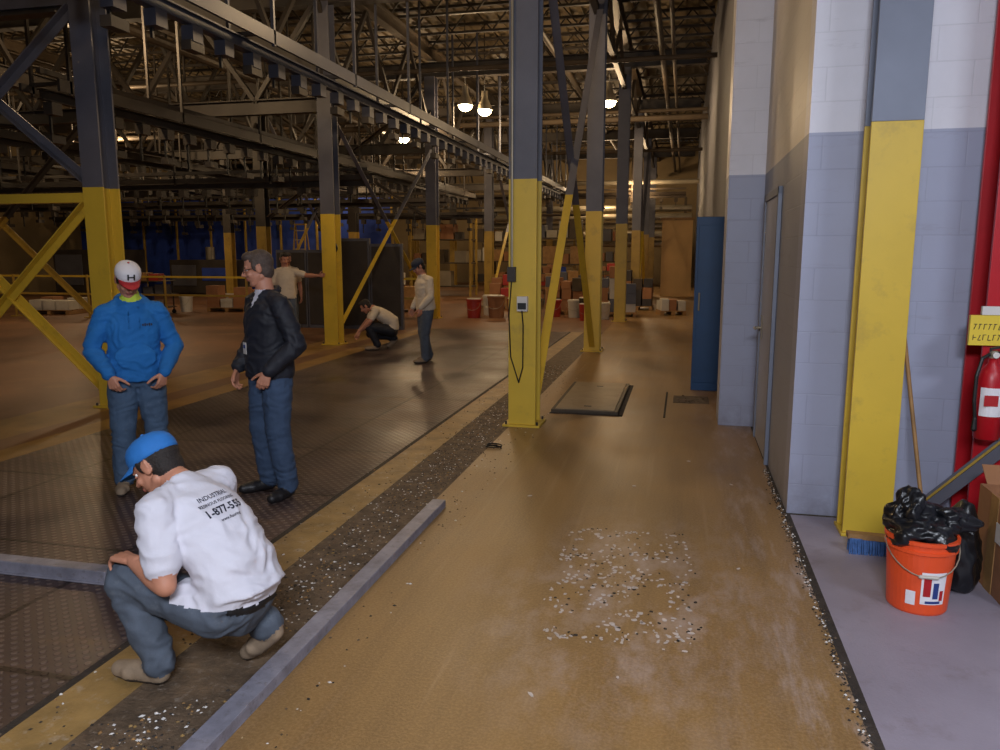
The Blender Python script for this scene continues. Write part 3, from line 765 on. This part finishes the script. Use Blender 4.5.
def person(name,loc,rz,P,M,o):
    # joints P in metres, local frame: front is -Y, the person's left is +X
    root=empty(name,loc,rz); s=o.get('s',1.0); b=o.get('bulk',1.0); ab=o.get('arm',1.0)
    P={k:V(v) for k,v in P.items()}
    sh,pn,sk,bt=M['shirt'],M['pants'],M['skin'],M['shoe']
    mb=MB()
    hc,ch,nk=P['hip'],P['chest'],P['neck']; wa=P.get('waist',hc.lerp(ch,.45))
    sh_s=(P['shL']-P['shR']).normalized(); sh_h=(P['hiL']-P['hiR']).normalized()
    u0=(wa-hc).normalized()
    def fr(c,tan,sd,rx,ry):
        sd=(sd-tan*sd.dot(tan)).normalized(); return (c,sd*rx*s,tan.cross(sd)*ry*s)
    t1=(ch-hc).normalized(); t2=(nk-wa).normalized(); t3=(nk-ch).normalized()
    mids=sh_h.lerp(sh_s,.5)
    hem=o.get('hem',.05)
    rings=[fr(hc-u0*hem*s,u0,sh_h,.176*b,.134*b),fr(hc+u0*.04*s,u0,sh_h,.172*b,.130*b),fr(wa,t1,mids,.160*b,.122*b),
      fr(wa.lerp(ch,.55),t2,mids,.164*b,.122*b),fr(ch,t2,sh_s,.172*b,.120*b),fr(ch.lerp(nk,.42),t3,sh_s,.160*b,.104*b),fr(ch.lerp(nk,.72),t3,sh_s,.115,.082),fr(nk,t3,sh_s,.068,.063)]
    mb.loft(rings,sh,24)
    if o.get('belly'):
        fv=t1.cross(mids).normalized(); fv=fv if fv.dot(V((0,-1,0)))>0 else -fv
        mb.ell(wa+fv*.045*s-u0*.02,mids*.13*s,fv*.11*s*o['belly'],u0*.14*s,sh)
    mb.loft([fr(hc-u0*.14*s,u0,sh_h,.085,.08),fr(hc-u0*.09*s,u0,sh_h,.145,.112),fr(hc-u0*.03*s,u0,sh_h,.164,.122),fr(hc+u0*.06*s,u0,sh_h,.152,.112)],pn,20)
    mb.cap(nk-t3*.02,.06*s,nk.lerp(P['head'],.4),.054*s,sk,14)
    for k,sg in(('L',1),('R',-1)):
        S,E_,W=P['sh'+k],P['el'+k],P['wr'+k]; H,K,A=P['hi'+k],P['kn'+k],P['an'+k]; he,to=P['he'+k],P['to'+k]
        mb.cap(ch.lerp(nk,.86),.046*s,S,.060*s*ab,sh,14)
        mb.cap(ch,.08*s,S.lerp(ch,.3),.062*s*ab,sh,14); mb.cap(ch.lerp(nk,.5),.078*s,S.lerp(ch,.12),.060*s*ab,sh,14)
        if o.get('short'):
            m=S.lerp(E_,.68); mb.cap(S,.066*s*ab,m,.063*s*ab,sh,14); mb.cap(S.lerp(E_,.45),.047*s,E_,.042*s,sk,14)
            mm=E_.lerp(W,.3); mb.cap(E_,.042*s,mm,.043*s,sk,14); mb.cap(mm,.043*s,W,.027*s,sk,14)
        else:
            mb.cap(S,.063*s*ab,E_,.056*s*ab,sh,14); mm=E_.lerp(W,.3); mb.cap(E_,.055*s*ab,mm,.054*s*ab,sh,14); mb.cap(mm,.054*s*ab,W.lerp(E_,.04),.039*s*ab,sh,14)
        lg=o.get('leg',1.0)
        mb.cap(H,.102*s,H.lerp(K,.35),.094*s*lg,pn,16); mb.cap(H.lerp(K,.35),.094*s*lg,K,.076*s*lg,pn,16)
        cf=K.lerp(A,.35); mb.cap(K,.075*s*lg,cf,.073*s*lg,pn,16); mb.cap(cf,.073*s*lg,A,.064*s*lg,pn,16)
        mb.cap(A,.064*s*lg,A+(A-K).normalized()*.02,.066*s*lg,pn,16)
        ft=(to-he).normalized()
        mb.cap(A,.043*s,he+ft*.03,.040*s,bt,12)
        mb.cap(he,.040*s,he.lerp(to,.65),.044*s,bt,14); mb.cap(he.lerp(to,.6),.046*s,to,.036*s,bt,14)
        sdv=ft.cross(V((0,0,1))).normalized(); mb.cap(he.lerp(to,.68)-sdv*.014,.038*s,he.lerp(to,.68)+sdv*.014,.038*s,bt,12)
        hd,hn,ht=P['hd'+k],P['hn'+k],P['ht'+k]
        hand(root,'hand_'+k.lower(),W,hd,hn,ht,sk,o.get('curl',(25,35,25)),s*1.02,.0042 if o.get('near') else .0055)
    if 'extra' in o: o['extra'](mb,P,s)
    remesh(mb,'body',root,.0085 if o.get('near') else .011,4,o.get('fold',.005),(sh,pn),True,o.get('paint'))
    head(root,P,M,o,s)
    return root
def body_bvh(root):
    body=[c_ for c_ in root.children if c_.name.startswith('body')][0]
    return BVHTree.FromPolygons([tuple(v.co) for v in body.data.vertices],[tuple(p.vertices) for p in body.data.polygons])
def stand(s=1.0,**kw):
    P=dict(hip=(0,.01,.95),chest=(0,0,1.26),neck=(0,.015,1.47),head=(0,-.015,1.625),hdir=(0,-1,-.1),
      shL=(.178,.01,1.375),shR=(-.178,.01,1.375),elL=(.25,.04,1.10),elR=(-.25,.04,1.10),wrL=(.25,-.05,.85),wrR=(-.25,-.05,.85),
      hiL=(.09,.01,.90),hiR=(-.09,.01,.90),knL=(.115,-.015,.49),knR=(-.115,-.015,.49),anL=(.13,.035,.11),anR=(-.13,.035,.11),
      heL=(.13,.05,.04),heR=(-.13,.05,.04),toL=(.17,-.15,.036),toR=(-.17,-.15,.036),
      hdL=(0,-.15,-1),hdR=(0,-.15,-1),hnL=(-1,0,0),hnR=(1,0,0),htL=(0,-1,0),htR=(0,-1,0))
    P.update(kw)
    for k in P:
        if k[:2] not in('hd','hn','ht') and k!='hup': P[k]=V(P[k])*s
    return P
rad=math.radians
def hood_extra(mb,P,s):
    nk=P['neck']
    pts=[nk+V((.084*math.sin(t),.025+.086*math.cos(t),.008-.06*(1-math.cos(t))/2)) for t in [rad(a) for a in range(-160,161,20)]]
    for a,b_ in zip(pts,pts[1:]): mb.cap(a,.036,b_,.036,HOOD,10)
    mb.ell(nk+V((0,.12,-.06)),(.11,0,0),(0,.055,0),(0,.02,.10),HOOD)
    mb.ell(V((0,-.135,1.01))*s,(.14,0,0),(0,.024,0),(0,.0,.09),HOOD)
    mb.cap(P['neck']+V((0,-.01,-.0)),.066,P['neck']+V((0,-.012,.025)),.062,NEON,14)
    mb.loft([(P['hip']-V((0,0,.085)),(.178,0,0),(0,.138,0)),(P['hip']-V((0,0,.03)),(.186,0,0),(0,.146,0)),(P['hip']+V((0,0,.06)),(.188,0,0),(0,.146,0))],HOOD,24)
    for k in(-1,1): mb.cap((k*.03,-.128,1.38*s),.005,(k*.035,-.155,1.22*s),.005,HOOD,6)
P=stand(.935,elL=(.285,.03,1.10),elR=(-.285,.03,1.10),wrL=(.185,-.165,.925),wrR=(-.185,-.165,.925),
  hdL=(-.3,-.15,-.95),hdR=(.3,-.15,-.95),hnL=(-.6,.8,0),hnR=(.6,.8,0),htL=(-.6,-1,.3),htR=(.6,-1,.3),head=(-.01,-.05,1.615))
P['hdir']=V((.12,-1,-.6))
hm_=person('man_in_blue_hoodie',(-3.77,4.74,0),rad(42),P,dict(shirt=HOOD,pants=DENIM,skin=SKIN,shoe=SHOE,hair=HAIRD),
  dict(s=.97,bulk=1.10,arm=1.12,leg=1.1,near=True,cap=(CAPW,CAPR),logo=True,extra=hood_extra,fold=.009,hem=.03,curl=(35,45,30)))
bv=body_bvh(hm_); mb=MB()
for i in range(5):
    h=bv.ray_cast(V((.06+.014*i,-1,1.20)),V((0,1,0)))[0]
    if h is not None: mb.hexa(h+V((0,-.002,0)),(.005,0,0),(0,.002,0),(0,0,.007+.003*(i%2)),INK)
mb.build('chest_logo',hm_)
def jpaint(c,n,m):
    if m is JACK and c.z>1.33 and n.y<-.1:
        w=(c.z-1.32)*.42
        if abs(c.x-.01)<w*.8 and c.y<-.03: return TSH
    return None
def jack_extra(mb,P,s):
    nk=P['neck']
    pts=[nk+V((.078*math.sin(t),.012+.078*math.cos(t),.01-.05*(1-math.cos(t))/2)) for t in [rad(a) for a in range(-150,151,20)]]
    for a,b_ in zip(pts,pts[1:]): mb.cap(a,.020,b_,.020,JACK,10)
    mb.loft([(P['hip']-V((0,0,.085)),(.190,0,0),(0,.150,0)),(P['hip']-V((0,0,.06)),(.196,0,0),(0,.156,0)),(P['hip']+V((0,0,.08)),(.194,0,0),(0,.154,0))],JACK,24)
P=stand(.98,elL=(.29,.06,1.11),elR=(-.28,.05,1.11),wrL=(.21,-.12,.93),wrR=(-.215,-.13,.91),
  hdL=(-.3,-.3,-.9),hdR=(.15,-.35,-.95),hnL=(-.7,.6,0),hnR=(.8,.5,0),htL=(-.2,-1,.4),htR=(.2,-1,.4),neck=(0,.0,1.475),head=(-.03,-.035,1.625),
  toL=(.20,-.13,.036),toR=(-.16,-.16,.036))
P['hdir']=V((-.55,-1,-.25))
jm_=person('man_in_black_jacket',(-2.78,4.84,0),rad(-32),P,dict(shirt=JACK,pants=DENIM2,skin=SKIN,shoe=SHOEB,hair=HAIRG),
  dict(s=1.0,bulk=1.13,arm=1.15,leg=1.1,near=True,glasses=True,extra=jack_extra,paint=(jpaint,[TSH]),fold=.009,belly=.95,hem=.07))
bv=body_bvh(jm_); h,nn_,_,_=bv.ray_cast(V((-.06,-1,1.07)),V((0,1,0)))
if h is None: h=V((-.06,-.17,1.07))
mb=MB(); y0=h.y-.008
mb.hexa((-.06,y0,1.05),(.028,-.004,0),(0,.002,0),(0,0,.040),TAPE); mb.hexa((-.06,y0-.003,1.062),(.017,-.002,0),(0,.001,0),(0,0,.012),LBB); mb.cap((-.06,y0,1.088),.003,(-.055,y0+.004,1.14),.003,BLK,6); mb.build('id_badge',jm_)

PC=dict(hip=(0,0,.36),waist=(0,.015,.49),chest=(0,-.11,.64),neck=(0,-.255,.795),head=(0,-.362,.848),hdir=(.25,-.80,-.55),hup=(0,-.6,.8),
 shL=(.185,-.19,.735),shR=(-.185,-.22,.735),elL=(.25,-.10,.48),elR=(-.30,-.30,.50),wrL=(.20,-.305,.53),wrR=(-.17,-.47,.42),
 hiL=(.095,-.01,.33),hiR=(-.095,-.01,.33),knL=(.17,-.385,.43),anL=(.15,-.27,.12),heL=(.15,-.26,.042),toL=(.165,-.455,.036),
 knR=(-.20,-.37,.25),anR=(-.125,.03,.19),heR=(-.125,.085,.155),toR=(-.125,-.055,.038),
 hdL=(-.2,-1,-.02),hdR=(.2,-.5,-.9),hnL=(0,-.1,-1),hnR=(.2,.7,-.4),htL=(-1,0,0),htR=(1,0,0))
def cextra(mb,P,s):
    mb.ell((0,.045,.34),(.155,0,0),(0,.10,0),(0,.02,.11),GREYJ)
    mb.loft([((0,.045,.40),(.182,0,0),(0,.147,.02)),((0,.0,.47),(.178,0,0),(0,.138,.02))],TSH,24)
    mb.loft([((0,.045,.375),(.160,0,0),(0,.126,.02)),((0,.04,.395),(.156,0,0),(0,.122,.02))],BLK,24)
def cpaint(c,n,m):
    if m in (TSH,GREYJ,BLK) and c.y>-.13 and abs(c.x)<.24 and .25<c.z<.47:
        d_=(c.z-.372)*.99+(c.y-.05)*.12+.004*math.sin(c.x*40)
        if d_>0: return TSH
        if d_>-.03 and c.y>.06 and abs(c.x)<.15: return BLK
        return GREYJ
    return None
cw=person('crouching_worker',(-1.69,2.60,0),rad(-98),PC,dict(shirt=TSH,pants=GREYJ,skin=SKIN,shoe=SHOE,hair=HAIRD),
  dict(s=1.0,bulk=1.10,arm=1.12,near=True,short=True,cap=(CAPB,CAPB),extra=cextra,paint=(cpaint,[BLK]),fold=.009,hem=0.0,curl=(30,40,20)))
bpy.context.view_layer.update()
bv=body_bvh(cw)
def shirt_text(txt,size,cx,vz,bold=0):
    cu=bpy.data.curves.new('t','FONT'); cu.body=txt; cu.size=size; cu.align_x='CENTER'; cu.offset=bold; cu.resolution_u=2
    to=bpy.data.objects.new('t',cu); sc.collection.objects.link(to); bpy.context.view_layer.update()
    dg=bpy.context.evaluated_depsgraph_get(); me=bpy.data.meshes.new_from_object(to.evaluated_get(dg)); bpy.data.objects.remove(to)
    bm=bmesh.new();bm.from_mesh(me); bmesh.ops.triangulate(bm,faces=bm.faces)
    bmesh.ops.subdivide_edges(bm,edges=[e for e in bm.edges if e.calc_length()>.012],cuts=1)
    up=V((0,-.45,.89)).normalized(); nb=V((0,.89,.45)).normalized()
    org=V((cx,-.10,.64))+up*vz
    for v in bm.verts:
        p=org-V((1,0,0))*v.co.x+up*v.co.y
        h=bv.ray_cast(p+nb*.5,-nb)
        v.co=(h[0]+nb*.0035) if h[0] is not None else p+nb*.12
    bm.to_mesh(me);bm.free(); me.materials.clear(); me.materials.append(INK)
    ob=bpy.data.objects.new('shirt_print',me); sc.collection.objects.link(ob); ob.parent=cw
shirt_text('INDUSTRIAL',.026,.02,.085,.0004); shirt_text('RESINOUS FLOORING',.018,.02,.06,.0003); shirt_text('1-877-555',.044,.02,.015,.0012); shirt_text('www.flooring',.018,.02,-.015,.0003)

P=stand(.93,neck=(0,-.05,1.46),chest=(0,-.02,1.26),head=(0,-.11,1.59),elL=(.24,0,1.1),wrL=(.2,-.16,.92),elR=(-.25,.0,1.1),wrR=(-.22,-.14,.9),knL=(.11,-.06,.49),toL=(.13,-.24,.036),heL=(.12,-.04,.04),anL=(.12,-.05,.11),knR=(-.11,.0,.49),anR=(-.12,.10,.12),heR=(-.12,.12,.045),toR=(-.13,-.07,.036))
P['hdir']=V((0,-1,-.6))
person('worker_standing',(-3.88,11.5,0),rad(-50),P,dict(shirt=TSHG,pants=GREYJ,skin=SKIN,shoe=SHOE,hair=HAIRD),dict(s=.96,bulk=1.15,arm=1.1,leg=1.1,short=False,cap=(CAPD,CAPD),hem=.06))
PC2={k:V(v) for k,v in PC.items()}
PC2.update(elL=V((.25,-.38,.52)),wrL=V((.16,-.56,.34)),elR=V((-.25,-.40,.50)),wrR=V((-.12,-.58,.30)),hdL=V((-.1,-.5,-.9)),hdR=V((.1,-.5,-.9)),hnL=V((-.4,.6,0)),hnR=V((.4,.6,0)),chest=V((0,-.16,.60)),neck=V((0,-.33,.73)),head=V((0,-.45,.76)),shL=V((.18,-.28,.69)),shR=V((-.18,-.28,.69)),hdir=V((0,-.8,-.6)),knL=V((.17,-.42,.43)))
person('worker_kneeling',(-5.0,12.95,0),rad(-65),PC2,dict(shirt=TSHG,pants=JACK,skin=SKIN,shoe=SHOE,hair=HAIRD),dict(s=.97,bulk=1.05,short=True,hem=.0))
P=stand(.97,shL=(.18,.0,1.38),elL=(.40,-.12,1.32),wrL=(.60,-.26,1.32),hdL=(1,-.4,.1),hnL=(.2,-1,0),htL=(0,0,1),elR=(-.25,.02,1.10),wrR=(-.2,-.15,.91))
P['hdir']=V((.3,-1,-.3))
person('worker_reaching',(-7.05,13.0,0),rad(28),P,dict(shirt=TSHG,pants=GREYJ,skin=SKIN,shoe=SHOE,hair=HAIRD),dict(s=.98,bulk=1.08,short=True))
P=stand(.97); P['hdir']=V((.5,-1,-.2))
person('worker_by_panels',(-7.65,14.2,0),rad(40),P,dict(shirt=TSHG,pants=GREYJ,skin=SKIN,shoe=SHOE,hair=HAIRG),dict(s=.98,bulk=1.08,short=True))

# ---------------------------------------------------------------- lights
def bay(x,y,z,p=300,col=(1,.70,.40)):
    mb=MB();a=V((1,0,0));b=V((0,1,0)); R_=lambda h,r:((x,y,z+h),a*r,b*r)
    mb.loft([R_(0,.2),R_(.12,.17),R_(.26,.09),R_(.30,.08),R_(.46,.08)],PIPE,20,caps=False); mb.cyl((x,y,z+.46),(x,y,7.39),.012,.012,DSTL,8)
    mb.ell((x,y,z-.01),a*.17,b*.17,(0,0,.13),LAMPE,16,8); mb.build('high_bay_lamp',smooth=True)
    l=bpy.data.lights.new('bay','POINT'); l.energy=p*.68; l.color=col; l.shadow_soft_size=.18
    o=bpy.data.objects.new('bay_light',l); sc.collection.objects.link(o); o.location=(x,y,z-.34)
for x,y,z,p in ((-1.95,20.3,5.4,330),(-5.5,19.7,5.35,260),(-5.05,19.9,5.25,100),(-1.95,33.4,4.6,360),(-3.4,11.0,5.6,240),(-9,10.5,5.6,300),(-13.5,16.0,5.4,360),(-8.9,24.5,5.3,360),(-18,22,5.4,430),(-14,29.6,5.3,350),(-6.9,29,5.3,320),(-20,12,5.4,380),(-4,38,5.3,460),(-13,37,5.3,320),(-3.6,4.6,5.6,90)):
    bay(x,y,z,p)
def added_fill(x,y,z,p,rx,rz,sx=1.6,sy=.6,col=(.82,.88,1)):  # unseen lamp added to light the foreground; its housing and stand are invented
    root=empty('added_fill_lamp',(x,y,0))
    e=empty('head_pivot',(0,0,z)); e.parent=root; e.rotation_euler=(rx,0,rz)
    mb=MB(); mb.box(-sx/2-.05,sx/2+.05,-sy/2-.05,sy/2+.05,.02,.12,WHT); mb.box(-sx/2,sx/2,-sy/2,sy/2,.0,.02,COOLE); mb.build('fill_housing',e)
    mb=MB(); mb.cyl((0,0,.8),(0,0,z+.02),.02,.02,DSTL,10)
    for k in range(3):
        t=k*2.094+.5; mb.cap((0,0,1.0),.014,(.55*math.cos(t),.55*math.sin(t),.014),.014,DSTL,8)
    mb.build('fill_stand',root)
    l=bpy.data.lights.new('added_fill','AREA'); l.shape='RECTANGLE'; l.size=sx; l.size_y=sy; l.energy=p; l.color=col
    o=bpy.data.objects.new('added_fill_light',l); sc.collection.objects.link(o); o.parent=e; o.location=(0,0,-.02)
added_fill(.1,-1.2,3.2,240,rad(52),rad(8))  # added behind the camera, stands in for its flash
added_fill(3.0,1.2,3.6,60,rad(20),rad(20),1.0,.5)
wd=bpy.data.worlds.new('World'); sc.world=wd; wd.use_nodes=True
wd.node_tree.nodes['Background'].inputs[0].default_value=(.6,.5,.4,1); wd.node_tree.nodes['Background'].inputs[1].default_value=.05

# ---------------------------------------------------------------- camera
cam=bpy.data.cameras.new('camera'); cam.lens=28; cam.sensor_width=36; cam.clip_end=200
co=bpy.data.objects.new('camera',cam); sc.collection.objects.link(co); co.location=(0,0,1.7)
co.rotation_euler=(rad(90-8.98),0,rad(13.15)); sc.camera=co
